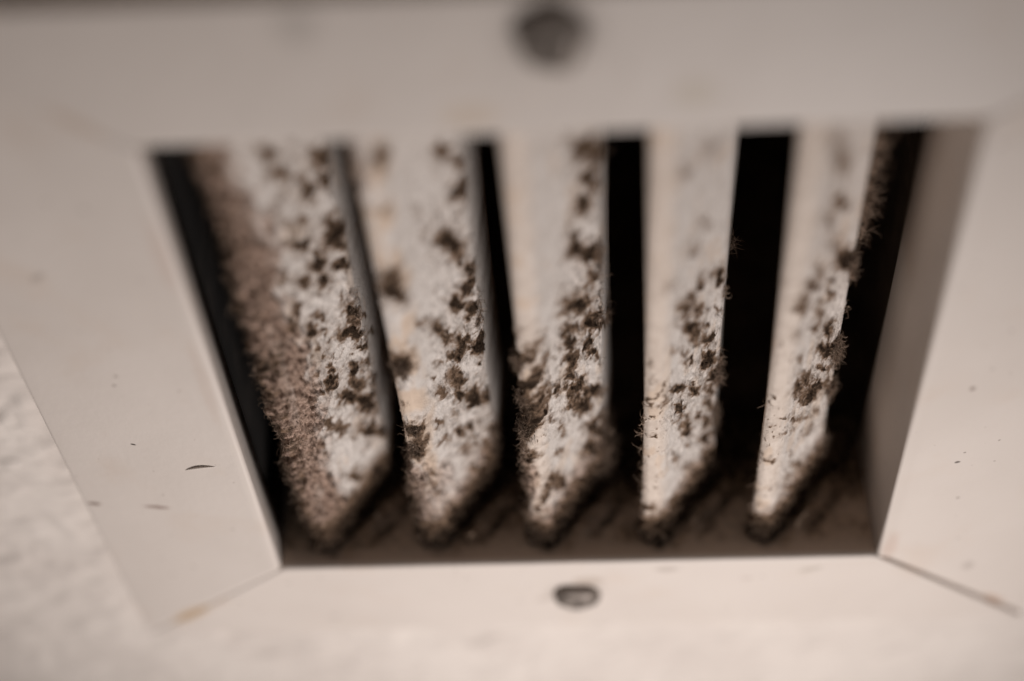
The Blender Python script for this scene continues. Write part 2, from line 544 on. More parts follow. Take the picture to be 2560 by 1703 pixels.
build_throat()
SPOTS = {
 1: [(20.75,79.3,0.298,-0.077,-0.303,-0.36,0.7),(23,69.3,0.225,-0.057,-0.3,-0.347,0.6),(26.75,64.8,0.166,-0.04,-0.395,-0.455,0.45),
  (30.5,56.3,0.353,-0.083,-0.219,-0.249,0.95),(37.5,53.8,0.317,-0.07,-0.288,-0.33,0.8),(38,62.8,0.157,-0.04,-0.202,-0.227,0.75),
  (20.25,53.8,0.395,-0.098,-0.256,-0.28,0.35),(23.25,47.8,0.277,-0.067,-0.443,-0.48,0.35),(27,46.8,0.384,-0.091,-0.351,-0.384,0.65),
  (24,40.3,0.272,-0.065,-0.271,-0.288,0.95),(38.25,33.8,0.184,-0.049,-0.264,-0.263,0.95),(36.25,30.3,0.202,-0.044,-0.189,-0.202,1),
  (29,27.8,0.307,-0.069,-0.192,-0.199,1),(37,18.3,0.355,-0.075,-0.338,-0.349,0.95),(22,25.3,0.206,-0.049,-0.35,-0.354,0.7),
  (28.25,18.8,0.452,-0.101,-0.312,-0.316,0.9),(32.5,15.8,0.595,-0.129,-0.68,-0.691,0.4),(16,33.3,0.477,-0.118,-0.324,-0.33,0.6),
  (34.75,6.8,0.624,-0.131,-0.601,-0.599,0.7),(17.25,18.8,0.463,-0.111,-0.251,-0.246,0.7),(23,10.3,0.6,-0.137,-0.69,-0.673,0.5),
  (25.25,6.3,0.296,-0.066,-0.571,-0.554,0.8),(37,-4.2,0.31,-0.063,-0.185,-0.18,1),(35.5,-12.2,0.168,-0.034,-0.331,-0.315,1),
  (21,4.3,0.357,-0.082,-0.345,-0.329,0.9),(25,-0.2,0.703,-0.156,-0.682,-0.651,0.8),(27.5,-5.7,0.865,-0.188,-0.845,-0.8,0.8),
  (44.25,-14.2,0.256,-0.162,-0.988,-0.789,0.8),(47,-25.2,0.198,-0.124,-0.974,-0.764,0.8),(14.5,13.3,0.368,-0.089,-0.293,-0.282,0.6),
  (39.25,-22.2,0.239,-0.072,-0.855,-0.696,0.9),(34.5,-20.7,1.187,-0.241,-2.063,-1.916,0.9),(33,-27.2,0.366,-0.074,-0.366,-0.333,1),
  (32.5,-30.2,0.82,-0.166,-0.47,-0.424,0.9),(38.25,-29.7,0.29,-0.07,-0.59,-0.498,0.7),(41.25,-40.7,0.307,-0.167,-0.971,-0.724,0.9),
  (25,-17.7,0.486,-0.106,-0.337,-0.307,0.85),(23.5,-23.7,0.307,-0.067,-0.373,-0.334,0.85),(18.5,-4.7,0.504,-0.116,-0.492,-0.456,0.5),
  (22,-4.2,0.584,-0.132,-0.428,-0.4,0.7),(33.75,-35.2,0.27,-0.054,-0.363,-0.325,0.85),(29.25,-37.7,0.233,-0.048,-0.299,-0.263,1),
  (34.5,-47.7,0.176,-0.034,-0.269,-0.235,0.95),(36,-46.7,0.396,-0.077,-0.269,-0.236,0.8),(17.75,-23.2,0.341,-0.077,-0.425,-0.375,0.55),
  (18.75,-40.2,0.236,-0.052,-0.418,-0.355,0.6),(23.75,-46.2,0.27,-0.057,-0.367,-0.312,0.6),(22.5,-49.7,0.538,-0.114,-0.412,-0.346,0.5),
  (33.25,-61.7,0.222,-0.043,-0.401,-0.337,1),(37.75,-67.7,0.248,-0.047,-0.32,-0.266,1),(36,-61.2,0.386,-0.073,-0.399,-0.339,0.8),
  (33.25,-85.7,0.249,-0.047,-0.35,-0.279,1),(36,-84.2,0.425,-0.078,-0.314,-0.253,0.5),(23.5,-77.2,0.22,-0.044,-0.403,-0.319,0.85),
  (36.5,-97.7,0.162,-0.029,-0.258,-0.203,0.8),(7,-0.2,0.964,-0.182,-0.387,-0.802,0.8),(3.25,2.8,0.368,-0.095,0.456,-0.54,0.8),
  (6,8.8,0.671,-0.118,0.027,-0.661,0.7),(14.5,-51.7,0.408,-0.09,-0.668,-0.546,0.35),(14.75,-45.2,0.33,-0.074,-0.56,-0.465,0.35)],
 2: [(31.75,68.8,0.268,-0.038,-0.294,-0.35,0.6),(37.25,58.8,0.26,-0.034,-0.289,-0.338,0.6),(37.25,48.8,0.297,-0.038,-0.216,-0.245,0.9),
  (33.25,47.8,0.257,-0.035,-0.435,-0.486,0.35),(30,33.3,0.195,-0.027,-0.193,-0.205,0.95),(34,23.3,0.489,-0.063,-0.285,-0.298,0.7),
  (37,15.3,0.335,-0.041,-0.338,-0.348,0.95),(37,9.3,0.369,-0.045,-0.374,-0.379,0.8),(33.75,9.3,0.334,-0.042,-0.376,-0.378,0.9),
  (30.25,6.3,0.334,-0.044,-0.283,-0.28,0.9),(36,-3.2,0.361,-0.044,-0.278,-0.272,0.9),(29.5,2.8,0.665,-0.088,-0.679,-0.664,0.7),
  (37.5,-10.2,0.889,-0.104,-1.104,-1.066,0.8),(25.75,12.8,0.569,-0.079,-0.574,-0.571,0.4),(7.25,36.8,0.268,-0.036,-0.108,-0.167,0.9),
  (8.5,31.3,0.381,-0.053,-0.293,-0.361,0.9),(14.75,13.3,0.436,-0.069,-0.44,-0.425,0.6),(21,4.8,0.309,-0.045,-0.314,-0.302,0.75),
  (24.5,-3.2,0.302,-0.042,-0.379,-0.36,0.8),(19.75,55.8,0.313,-0.05,-0.3,-0.331,0.25),(21.5,45.8,0.367,-0.057,-0.445,-0.479,0.3),
  (9.5,85.8,0.348,-0.055,-0.146,-0.202,0.6),(8.5,65.8,0.489,-0.072,-0.301,-0.41,0.4),(39.75,-20.2,0.327,-0.059,-0.629,-0.517,0.8),
  (32.5,-13.2,0.402,-0.05,-0.556,-0.526,0.8),(36.5,-13.7,1.063,-0.125,-1.38,-1.317,0.8),(24.5,-6.2,0.275,-0.038,-0.568,-0.535,0.6),
  (29.5,-13.7,0.269,-0.035,-0.186,-0.175,0.75),(26.5,-15.7,0.27,-0.036,-0.421,-0.389,0.8),(37.25,-22.7,0.392,-0.045,-0.235,-0.219,1),
  (38,-20.7,0.553,-0.072,-0.689,-0.619,0.9),(37,-29.7,0.861,-0.098,-0.908,-0.835,0.9),(26.75,-21.7,0.728,-0.095,-0.931,-0.849,0.8),
  (24.25,-21.7,0.322,-0.043,-0.241,-0.218,0.6),(26.5,-28.7,0.264,-0.034,-0.278,-0.249,0.75),(25.75,-34.7,0.314,-0.041,-0.333,-0.293,0.9),
  (18.75,-24.7,0.269,-0.038,-0.283,-0.251,0.5),(31.75,-42.7,0.191,-0.023,-0.272,-0.239,0.95),(34,-40.7,0.382,-0.045,-0.326,-0.29,0.8),
  (38.25,-50.2,0.392,-0.054,-0.291,-0.235,1),(32.5,-46.7,0.19,-0.022,-0.651,-0.568,0.9),(5.75,0.8,0.335,-0.037,0.008,-0.18,0.75),
  (19.5,-11.2,0.413,-0.06,-0.685,-0.629,0.4),(15.75,-16.2,0.55,-0.082,-1.146,-1.027,0.6),(15.5,-38.7,0.318,-0.046,-0.422,-0.358,0.6),
  (24,-52.2,0.34,-0.044,-0.366,-0.308,0.8),(28.75,-57.2,0.429,-0.052,-0.464,-0.391,0.7),(30,-62.2,0.372,-0.044,-0.646,-0.54,0.6),
  (16.5,-49.2,0.311,-0.044,-0.418,-0.347,0.5),(25.25,-64.2,0.249,-0.031,-0.203,-0.167,0.5),(34,-72.7,0.415,-0.046,-0.227,-0.188,0.55),
  (38.75,-82.2,0.197,-0.033,-0.402,-0.285,0.9),(43.25,-74.7,0.102,-0.042,-0.544,-0.377,0.9),(37.25,-91.2,0.234,-0.024,-0.26,-0.208,0.9),
  (27.5,-78.2,0.364,-0.044,-0.458,-0.367,0.5),(6.75,-32.7,0.397,-0.043,-0.077,-0.29,0.85),(7.25,-39.2,0.352,-0.042,-0.222,-0.284,0.7),
  (6.25,-44.7,0.355,-0.036,0.014,-0.254,0.85),(8.5,-58.7,0.488,-0.058,-0.452,-0.446,0.5),(8.25,-69.2,0.384,-0.045,-0.336,-0.324,0.4),
  (8.75,-64.2,0.483,-0.057,-0.45,-0.438,0.4),(37,-99.2,0.173,-0.018,-0.31,-0.244,0.8),(22.75,-41.7,0.312,-0.041,-0.416,-0.357,0.35)],
 3: [(33.5,66.3,0.159,-0.005,-0.16,-0.191,0.75),(45.5,54.3,0.036,-0.003,-0.257,-0.252,0.75),(35.25,52.8,0.283,-0.008,-0.217,-0.25,0.85),
  (31.5,45.3,0.307,-0.011,-0.291,-0.323,0.9),(27.25,32.8,0.278,-0.011,-0.194,-0.206,1),(34.5,23.3,0.294,-0.008,-0.263,-0.277,0.9),
  (30.75,25.8,0.272,-0.009,-0.575,-0.603,0.7),(32,20.3,0.538,-0.017,-0.429,-0.444,0.35),(34.25,11.8,0.317,-0.009,-0.189,-0.192,0.65),
  (29,5.8,0.176,-0.006,-0.213,-0.211,0.95),(24,9.8,0.322,-0.014,-0.346,-0.341,0.7),(20.5,9.8,0.36,-0.018,-0.58,-0.566,0.55),
  (34.75,-9.2,0.255,-0.007,-0.239,-0.23,1),(37.5,-7.2,0.381,-0.008,-0.416,-0.406,0.8),(42.5,-18.7,0.072,-0.006,-0.794,-0.629,0.8),
  (24.25,-0.2,0.264,-0.011,-0.343,-0.329,0.75),(21,0.8,0.399,-0.02,-0.576,-0.55,0.7),(23,15.8,0.408,-0.019,-0.497,-0.497,0.35),
  (17.75,24.8,0.419,-0.024,-0.708,-0.715,0.3),(24,-6.2,0.313,-0.014,-0.569,-0.538,0.8),(32.75,-15.2,0.434,-0.013,-0.834,-0.789,0.8),
  (1.75,10.8,0.208,-0.037,0.606,-0.563,0.4),(22.75,-6.2,0.349,-0.016,-0.381,-0.358,0.9),(31.75,-16.2,0.38,-0.012,-0.418,-0.393,1),
  (34.5,-23.7,0.426,-0.011,-0.413,-0.384,1),(24.25,-14.2,0.309,-0.013,-0.283,-0.262,0.8),(24.25,-18.7,0.307,-0.013,-0.282,-0.258,0.75),
  (23.25,-23.7,0.305,-0.013,-0.422,-0.381,0.8),(37.75,-28.2,0.715,-0.015,-0.552,-0.507,0.6),(1.75,2.8,0.234,-0.041,0.603,-0.548,0.7),
  (1.75,-1.7,0.181,-0.031,0.515,-0.462,0.95),(1.75,-1.2,0.204,-0.035,0.301,-0.27,0.6),(9.75,4.8,0.943,-0.056,-0.796,-0.828,0.4),
  (15.5,-5.7,0.638,-0.037,-1.737,-1.606,0.7),(10.5,-9.2,1.067,-0.069,-1.458,-1.317,0.8),(12,-1.7,0.647,-0.041,-1.17,-1.082,0.25),
  (1.75,-13.7,0.114,-0.019,0.298,-0.259,0.85),(2,-18.2,0.221,-0.022,0.265,-0.255,0.6),(1.75,-25.2,0.131,-0.022,0.355,-0.299,0.8),
  (1.75,-31.7,0.111,-0.018,0.252,-0.209,0.8),(1.75,-37.2,0.097,-0.016,0.293,-0.24,0.9),(16.25,-22.2,0.516,-0.028,-0.343,-0.304,0.8),
  (24.75,-31.2,0.214,-0.009,-0.558,-0.496,0.9),(27.5,-31.7,0.373,-0.014,-0.416,-0.373,0.8),(34,-43.7,0.241,-0.006,-0.326,-0.289,0.95),
  (26,-38.2,0.37,-0.014,-0.415,-0.364,0.8),(25.75,-43.2,0.21,-0.008,-0.331,-0.287,0.9),(31,-47.2,0.289,-0.009,-0.272,-0.237,0.8),
  (26.25,-47.7,0.291,-0.011,-0.659,-0.566,0.6),(22.25,-32.2,0.376,-0.017,-0.28,-0.247,0.6),(13.5,-35.2,0.304,-0.018,-0.426,-0.364,0.4),
  (17.75,-45.2,0.371,-0.019,-0.335,-0.283,0.5),(34,-65.2,0.233,-0.006,-0.267,-0.225,0.95),(31.75,-73.7,0.231,-0.006,-0.267,-0.219,0.85),
  (15.5,-56.2,0.366,-0.019,-0.417,-0.341,0.5),(3,-49.7,0.313,-0.019,0.332,-0.345,0.75),(13.5,-70.7,0.205,-0.011,-0.276,-0.217,0.75),
  (9,-70.7,0.531,-0.026,-0.299,-0.288,0.7),(6.25,-73.2,0.687,-0.028,0.018,-0.285,0.7),(4.5,-77.2,0.597,-0.026,0.027,-0.423,0.7),
  (24.25,-86.2,0.23,-0.009,-0.267,-0.21,0.7),(39,-97.7,0.098,-0.003,-0.298,-0.206,0.8),(20,-11.7,0.626,-0.031,-0.571,-0.527,0.5),
  (9.5,-19.7,1.599,-0.086,-1.847,-1.906,0.8),(5.5,-40.7,2.528,-0.111,0.152,-2.842,0.8),(38.75,-64.2,0.274,-0.008,-0.612,-0.454,0.8)],
 4: [(35.25,9.8,0.297,0.025,-0.282,-0.288,1),(25.75,16.3,0.34,0.024,-0.385,-0.39,0.65),(26.75,19.8,0.384,0.028,-0.434,-0.445,0.3),
  (20.5,34.3,0.265,0.017,-0.355,-0.373,0.35),(10,30.3,0.251,0.01,-0.286,-0.304,0.25),(20.5,14.8,0.342,0.021,-0.292,-0.29,0.65),
  (16.75,13.8,0.344,0.018,-0.294,-0.288,0.7),(24.5,4.8,0.301,0.02,-0.287,-0.281,0.6),(22,0.3,0.25,0.015,-0.345,-0.332,0.85),
  (23,-5.7,0.247,0.015,-0.286,-0.271,0.6),(13.5,10.8,0.517,0.024,-0.443,-0.427,0.4),(12.75,-0.2,0.381,0.017,-0.44,-0.411,0.4),
  (34,-3.7,0.809,0.066,-1.122,-1.101,0.7),(30.25,-0.2,0.983,0.074,-0.944,-0.926,0.6),(34.75,-6.7,1.206,0.099,-1.397,-1.363,0.7),
  (29.25,-7.2,0.584,0.043,-0.677,-0.65,0.6),(31.25,-15.7,0.287,0.022,-0.419,-0.396,0.8),(22.25,-16.2,0.584,0.035,-0.568,-0.523,0.9),
  (33.5,-27.7,0.234,0.018,-0.331,-0.305,1),(29.75,-26.2,0.354,0.025,-0.477,-0.437,0.95),(18.75,-9.2,0.495,0.027,-0.493,-0.458,0.6),
  (18.25,-13.7,0.591,0.031,-0.574,-0.526,0.6),(36.5,-39.7,0.274,0.022,-0.326,-0.295,0.95),(35.75,-46.2,0.227,0.018,-0.406,-0.361,0.7),
  (24.5,-29.7,0.474,0.03,-1.12,-1.003,0.8),(15.5,-23.7,0.243,0.012,-0.49,-0.435,0.85),(24.75,-34.7,0.282,0.018,-0.372,-0.329,0.8),
  (9.25,-23.2,0.486,0.014,-0.234,-0.253,0.45),(16.25,-33.7,0.319,0.015,-0.486,-0.421,1),(34.75,-52.2,0.338,0.026,-0.36,-0.314,0.8),
  (28.75,-51.7,0.546,0.037,-0.468,-0.403,0.6),(33.25,-61.2,0.267,0.02,-0.323,-0.275,0.75),(22.25,-52.7,0.345,0.019,-0.301,-0.254,0.7),
  (18.25,-42.2,0.176,0.009,-0.561,-0.479,0.5),(4.25,-0.7,1.049,0.015,0.05,-0.272,0.35),(4.75,-10.2,0.767,0.011,0.02,-0.452,0.3),
  (0,-26.2,-0.02,0.018,1.765,-1.252,0.7),(4.5,-21.2,1.757,0.025,0.036,-0.762,0.5),(4.75,-38.7,1.281,0.018,0.075,-1.439,0.7),
  (34.75,-71.7,0.262,0.019,-0.399,-0.333,0.6),(0,-34.7,-0.015,0.013,3.508,-2.436,0.7),(32.5,-71.7,0.342,0.024,-0.372,-0.309,0.85),
  (22.75,-63.2,0.441,0.025,-0.427,-0.352,0.5),(15,-60.7,0.359,0.016,-0.271,-0.22,0.45),(24.75,-78.7,0.215,0.012,-0.35,-0.28,0.4),
  (21,-51.2,0.3,0.016,-0.432,-0.364,0.55),(4,-79.7,0.283,0.004,0.328,-0.686,0.6),(14.25,72.8,0.254,0.014,-0.217,-0.252,0.3),
  (26,42.3,0.234,0.017,-0.259,-0.283,0.3),(20,36.3,0.188,0.012,-0.209,-0.22,0.3),(26,70.8,0.164,0.013,-0.176,-0.21,0.25)],
 5: [(17.5,27.8,0.371,0.069,-0.198,-0.203,0.5),(14.75,24.3,0.247,0.044,-0.358,-0.361,0.6),(11,20.3,0.297,0.051,-0.225,-0.222,0.5),
  (26.5,9.3,0.471,0.093,-0.345,-0.345,0.7),(20.75,6.3,0.316,0.058,-0.174,-0.17,0.5),(19.25,0.3,0.404,0.073,-0.497,-0.476,0.6),
  (29.75,-10.2,0.341,0.067,-0.338,-0.324,0.8),(9,8.3,0.495,0.059,-0.206,-0.243,0.3),(29.25,-19.7,0.27,0.052,-0.28,-0.262,0.9),
  (24.5,16.3,0.478,0.094,-0.581,-0.589,0.7),(28.75,-28.2,0.381,0.071,-0.557,-0.509,0.7),(12.5,-7.2,0.354,0.058,-0.438,-0.404,0.4),
  (7,-1.7,1.278,0.124,-0.434,-0.91,0.4),(4.5,4.3,1.113,0.086,0.023,-0.557,0.3),(18.5,-20.7,0.229,0.039,-0.429,-0.388,0.6),
  (19.25,-24.7,0.303,0.052,-0.569,-0.511,0.7),(15.5,-24.7,0.343,0.057,-0.43,-0.382,0.7),(27.25,-37.2,0.22,0.04,-0.416,-0.371,0.85),
  (24.5,-38.2,0.331,0.059,-0.418,-0.368,0.8),(18.25,-31.7,0.27,0.045,-0.425,-0.374,0.55),(4.25,-21.2,1.429,0.109,0.202,-1.022,0.8),
  (4.5,-24.7,2.206,0.163,0.073,-1.516,0.6),(14.75,-39.2,0.269,0.043,-0.567,-0.485,0.35),(30.25,-53.7,0.427,0.078,-0.467,-0.403,0.45),
  (28,-60.7,0.425,0.075,-0.467,-0.394,0.4),(31,-21.7,0.223,0.043,-0.279,-0.26,0.9),(40.25,-32.7,0.133,0.053,-0.376,-0.304,0.7),
  (29.5,-29.2,0.443,0.083,-0.667,-0.609,0.8),(18,-23.2,0.391,0.066,-0.856,-0.769,0.8),(15.25,-24.7,0.343,0.056,-0.43,-0.382,0.75),
  (28.75,-37.7,0.263,0.048,-0.415,-0.37,0.9),(25.25,-39.2,0.33,0.059,-0.417,-0.368,0.85),(22.25,-39.2,0.266,0.046,-0.671,-0.587,0.7),
  (12.75,-25.7,0.459,0.073,-0.432,-0.38,0.5),(37.25,-47.2,0.255,0.05,-0.406,-0.362,0.8),(30.5,-54.2,0.512,0.093,-0.654,-0.564,0.6),
  (28.5,-61.2,0.424,0.075,-0.652,-0.551,0.45),(23.5,-58.7,0.515,0.087,-0.659,-0.552,0.45),(9.5,-42.2,0.382,0.045,-0.728,-0.718,0.4),
  (15.75,-40.7,0.268,0.043,-0.485,-0.414,0.45),(15,-45.2,0.333,0.053,-0.564,-0.476,0.35),(23.75,-49.2,0.218,0.037,-0.83,-0.711,0.4),
  (4.5,-21.2,1.479,0.11,0.048,-1.022,0.9),(4.75,-25.2,2.645,0.196,0.073,-1.513,0.6),(5,-54.2,0.841,0.06,0.031,-0.551,0.55),
  (16.5,-60.7,0.52,0.081,-0.556,-0.454,0.5),(22,-75.7,0.252,0.041,-0.362,-0.291,0.5),(18.75,-84.7,0.179,0.028,-0.326,-0.254,0.5),
  (32,-85.7,0.245,0.043,-0.318,-0.257,0.55),(15.5,-73.7,0.32,0.049,-0.413,-0.327,0.4),(3.5,-89.7,0.28,0.022,0.404,-0.412,0.6),
  (8.75,-32.7,0.927,0.103,-1.396,-1.479,0.9),(4.75,-36.7,1.73,0.126,0.075,-1.457,0.5),(24,50.3,0.198,0.041,-0.233,-0.26,0.6),
  (21.25,68.3,0.185,0.039,-0.133,-0.156,0.4),(16.25,81.8,0.159,0.033,-0.181,-0.219,0.3),(32.75,18.8,0.185,0.039,-0.224,-0.234,0.95),
  (25.25,32.3,0.172,0.035,-0.207,-0.22,0.3),(17.75,48.3,0.225,0.044,-0.177,-0.193,0.35)],
}
TUFTS = {
 1: [(2.0, 0.8, 90, 3, 1.2, 0.8), (2.0, -30.7, 60, 3, 1.5, 0.8), (5.25, -36.2, 60, 3, 1.5, 0.8)],
 2: [(5.5, -1.2, 220, 3, 2.2, 0.45), (5.75, -32.2, 140, 2.6, 1.8, 0.4), (5.0, -43.2, 160, 3, 2.2, 0.4), (4.25, -18.7, 25, 1.6, 0.6, 0.9)],
 3: [(39.0, -94.7, 160, 7, 3, 0.5), (45.75, -100.7, 120, 8, 3, 0.6), (48.5, -80.2, 80, 6, 1.5, 0.5), (52.5, -26.7, 120, 3.5, 1.5, 0.7), (1.75, -20.2, 150, 2.8, 2.2, 0.6), (1.75, -1.2, 180, 3, 2, 0.6), (1.75, -35.7, 160, 2.8, 2.2, 0.4), (1.75, -49.7, 90, 2.5, 1.5, 0.4)],
 4: [(63.5, -3.7, 70, 5, 1.5, 0.7), (40.25, -36.7, 170, 2.6, 1.6, 0.6), (63.5, -77.7, 170, 2.8, 1.6, 0.6), (39.75, -67.7, 90, 3, 1.5, 0.5), (0.0, -34.7, 9, 3, 1.5, 0.9), (0.25, -41.2, 9, 3, 1.5, 0.9), (0.5, -48.7, 7, 4, 1.5, 0.9)],
 5: [(36.25, -26.2, 260, 3.6, 1.8, 0.6), (38.75, -32.2, 220, 3.6, 1.6, 0.6), (38.0, -48.7, 200, 3, 1.6, 0.6), (34.0, -34.7, 50, 2.6, 0.8, 0.9), (37.5, 14.3, 130, 3, 1.5, 0.5)],
}

# ---------------------------------------------------------------- slats
PROFILE = np.array([(0.3, -12), (0.2, -10.2), (1.8, -8.8), (4.8, -8.6), (7, -10.4), (24.2, -33), (25.2, -35.5), (28.4, -58)])
BACK = np.array([(26.2, -58), (23.0, -36), (21.8, -33.8), (3.4, -15.6)])
SLAT_LABEL = {
    1: 'slat with pink-brown wool along its front edge and many dark mould spots',
    2: 'slat with yellowed paint and ragged dark mould patches',
    3: 'slat with a clean pale upper half and mould down its back edge',
    4: 'slat with grey mould clusters and a clean cream front edge',
    5: 'slat with faint grey mould and tufts on its back edge',
}

def wool_map(i, s, y):
    n = fbm(s / 3.0, y / 5.0, 3, 60 + i)
    if i == 1:
        edge = 14.5 + 2.6 * noise(y / 14, 0 * y, 0, 8) - 0.02 * (y - 20)
        edge = edge - 3.0 * smooth(40, 95, y)
        bare = smooth(0.75, 0.2, fbm(s / 6.0, y / 11.0, 3, 64))
        return np.clip(smooth(edge + 5.0, edge - 4.0, s + 3.2 * n) * (0.72 + 0.28 * np.maximum(bare, smooth(9, 5, s))), 0, 1)
    if i == 2:
        a = smooth(9.5, 5.5, s + 1.5 * n) * smooth(-48, -56, y + 6 * n) * 0.8
        b = np.maximum(smooth(20, 13, s + 3 * n) * smooth(-55, -66, y + 6 * n) * 0.5, smooth(-72, -92, y + 5 * n - 0.30 * (s - 8)) * 0.85)
        c = smooth(8, 5, s + 2 * n) * smooth(60, 85, y) * 0.45
        return np.maximum(np.maximum(a, b), c)
    if i == 3:
        a = smooth(6.5, 4.0, s + 1.2 * n) * smooth(-42, -48, y + 4 * n) * smooth(-78, -70, y) * 0.7
        b = smooth(-72, -90, y + 5 * n - 0.30 * (s - 10)) * 0.9
        return np.maximum(a, b)
    return smooth(-78, -95, y + 5 * n - 0.30 * (s - 8)) * 0.8

def cream_map(i, s, y):
    n = fbm(s / 5.0, y / 9.0, 3, 90 + i)
    if i == 2:
        return np.clip(0.75 * smooth(15, 7, s + 3 * n) * smooth(0.75, -0.2, n), 0, 1)
    base = {1: 0.1, 3: 0.35, 4: 0.38, 5: 0.34}[i]
    return np.clip(base * smooth(13, 6, s + 2 * n) + 0.35 * smooth(0.35, 0.8, n), 0, 1)

def dens_map(i, s, y):
    """where the fine speckle of small colonies sits"""
    k = smooth(13, 20, s) * smooth(44, 38, s)
    if i == 1:
        return 0.9 * k
    if i == 2:
        return 0.75 * smooth(12, 24, s) * smooth(44, 38, s) * smooth(95, 40, y)
    if i == 3:
        return 0.7 * smooth(20, 27, s) * smooth(44, 38, s)
    if i == 4:
        return 0.75 * smooth(14, 22, s) * smooth(44, 38, s) * smooth(15, -20, y)
    return 0.6 * smooth(16, 24, s) * smooth(44, 38, s) * smooth(40, -10, y)

def build_slat(i):
    rng = np.random.default_rng(100 + i)
    seg = np.r_[0, np.cumsum(np.linalg.norm(np.diff(PROFILE, axis=0), axis=1))]
    dense = np.arange(0, seg[-1], 0.1)
    px = np.interp(dense, seg, PROFILE[:, 0])
    pz = np.interp(dense, seg, PROFILE[:, 1])
    ker = np.hanning(25)
    ker /= ker.sum()
    pad = 12
    def sm(v):
        e = np.r_[2 * v[0] - v[1:pad + 1][::-1], v, 2 * v[-1] - v[-pad - 1:-1][::-1]]
        return np.convolve(e, ker, 'valid')
    px, pz = sm(px), sm(pz)
    S = np.concatenate([np.arange(0, 42.0, 0.36), np.arange(42.0, seg[-1] - 0.2, 1.1)])
    fx, fz = np.interp(S, dense, px), np.interp(S, dense, pz)
    tx, tz = np.gradient(fx, S), np.gradient(fz, S)
    ln = np.hypot(tx, tz)
    nx, nz = -tz / ln, tx / ln
    Yv = np.arange(-101.2, 101.3, 0.42)
    s, y = np.meshgrid(S, Yv)
    # warped coordinates give every stain a ragged edge
    ws = s + 1.5 * noise(s / 3.4, y / 2.6, 0, 11 * i) + 0.75 * noise(s / 1.3, y / 1.0, 0, 13 * i) + 0.10 * rng.normal(size=s.shape)
    wy = y + 1.7 * noise(s / 3.6, y / 3.0, 0, 17 * i) + 0.95 * noise(s / 1.4, y / 1.1, 0, 19 * i) + 0.14 * rng.normal(size=s.shape)
    grit = fbm(s / 0.9, y / 0.8, 3, 23 * i, 0.65)
    patch = fbm(s / 2.6, y / 2.0, 2, 29 * i)
    halo = np.zeros_like(s)
    dark = np.zeros_like(s)
    for (s0, y0, a, b, c, d, st) in SPOTS[i]:
        sel = (np.abs(s - s0) < 12) & (np.abs(y - y0) < 22)
        ds, dy = ws[sel] - s0, wy[sel] - y0
        q = np.sqrt((a * ds + b * dy) ** 2 + (c * ds + d * dy) ** 2)
        v = st * smooth(1.75, 0.12, q + 0.15 * grit[sel])
        halo[sel] = np.maximum(halo[sel], st * smooth(3.2, 0.9, q))
        o = dark[sel]
        dark[sel] = np.maximum(o, v) + 0.25 * np.minimum(o, v) * (1 - np.maximum(o, v))
    dens = dens_map(i, s, y)
    dark = dark * np.clip(1.14 + 0.25 * patch, 0.75, 1.3)
    dark = np.maximum(dark, halo * np.clip(0.30 + 0.24 * patch + 0.10 * grit, 0.04, 0.6))
    fleck = fbm(ws / 1.9, wy / 1.3, 2, 200 + i)
    cloud = fbm(ws / 7.5, wy / 4.5, 3, 230 + i)
    dark = np.maximum(dark, dens * 0.75 * smooth(0.55, 0.95, fleck) * smooth(-0.1, 0.5, cloud))
    dark = np.maximum(dark, dens * 0.30 * smooth(0.0, 0.7, cloud))
    nose_fleck = smooth(0.72, 1.0, fbm(s / 0.8, y / 1.2, 2, 260 + i)) * smooth(-15, -35, y) * smooth(14, 6, s)
    dark = np.maximum(dark, 0.55 * nose_fleck)
    # the end of every slat is grimy
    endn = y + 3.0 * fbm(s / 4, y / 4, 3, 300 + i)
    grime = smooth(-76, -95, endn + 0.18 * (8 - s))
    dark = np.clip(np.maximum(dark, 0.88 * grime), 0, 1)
    wool = wool_map(i, s, y)
    cream = cream_map(i, s, y)
    if i == 1:
        shag = fbm(s / 1.6, y / 2.0, 3, 333)
        dark = np.maximum(dark, wool * 0.62 * smooth(0.0, 0.7, shag) * smooth(10, 2, s) + 0.25 * wool * smooth(0.25, 0.7, grit))
    # relief: fluffy lumps, colonies standing proud, wool
    fluff = fbm(s / 1.7, y / 2.0, 4, 400 + i, 0.6)
    body = smooth(0.02, 0.3, np.maximum(np.maximum(dark, dens * 0.5), wool))
    clean_nose = 0.15 + 0.85 * body
    disp = 0.19 * fluff * clean_nose + 0.62 * dark * (0.5 + fluff) + wool * (0.8 + 0.9 * fluff)
    if i == 1:
        disp += wool * smooth(12, 2, s) * (0.8 + 1.4 * noise(s / 1.4, y / 1.9, 0, 71))
    tail = smooth(42, 39, s)
    disp = disp * tail
    PX = X0[i] + fx[None] + disp * nx[None]
    PZ = fz[None] + disp * nz[None]
    PY = y + 0 * disp
    front = np.stack([PX, PY, PZ], -1)
    nb = []
    for (bx, bz) in BACK:
        nb.append(np.stack([np.full_like(Yv, X0[i] + bx), Yv, np.full_like(Yv, bz)], -1))
    allp = np.concatenate([front, np.stack(nb, 1)], 1) / 1000
    C = np.zeros(allp.shape)
    C[:, :len(S), 0], C[:, :len(S), 1], C[:, :len(S), 2] = dark, wool, cream
    tl = s > 42
    C[:, :len(S), 0] = np.where(tl, np.maximum(dark, 0.07 * smooth(-0.2, 0.5, cloud)), dark)
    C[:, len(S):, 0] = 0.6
    me = mesh_from_arrays('slat', allp, grid_quads(len(Yv), allp.shape[1], wrap=True), C)
    slat = add('slat', me, M_SLAT, vent, label=SLAT_LABEL[i])

    # ---- threads of mould and lint
    F_all, R_all, C_all = [], [], []
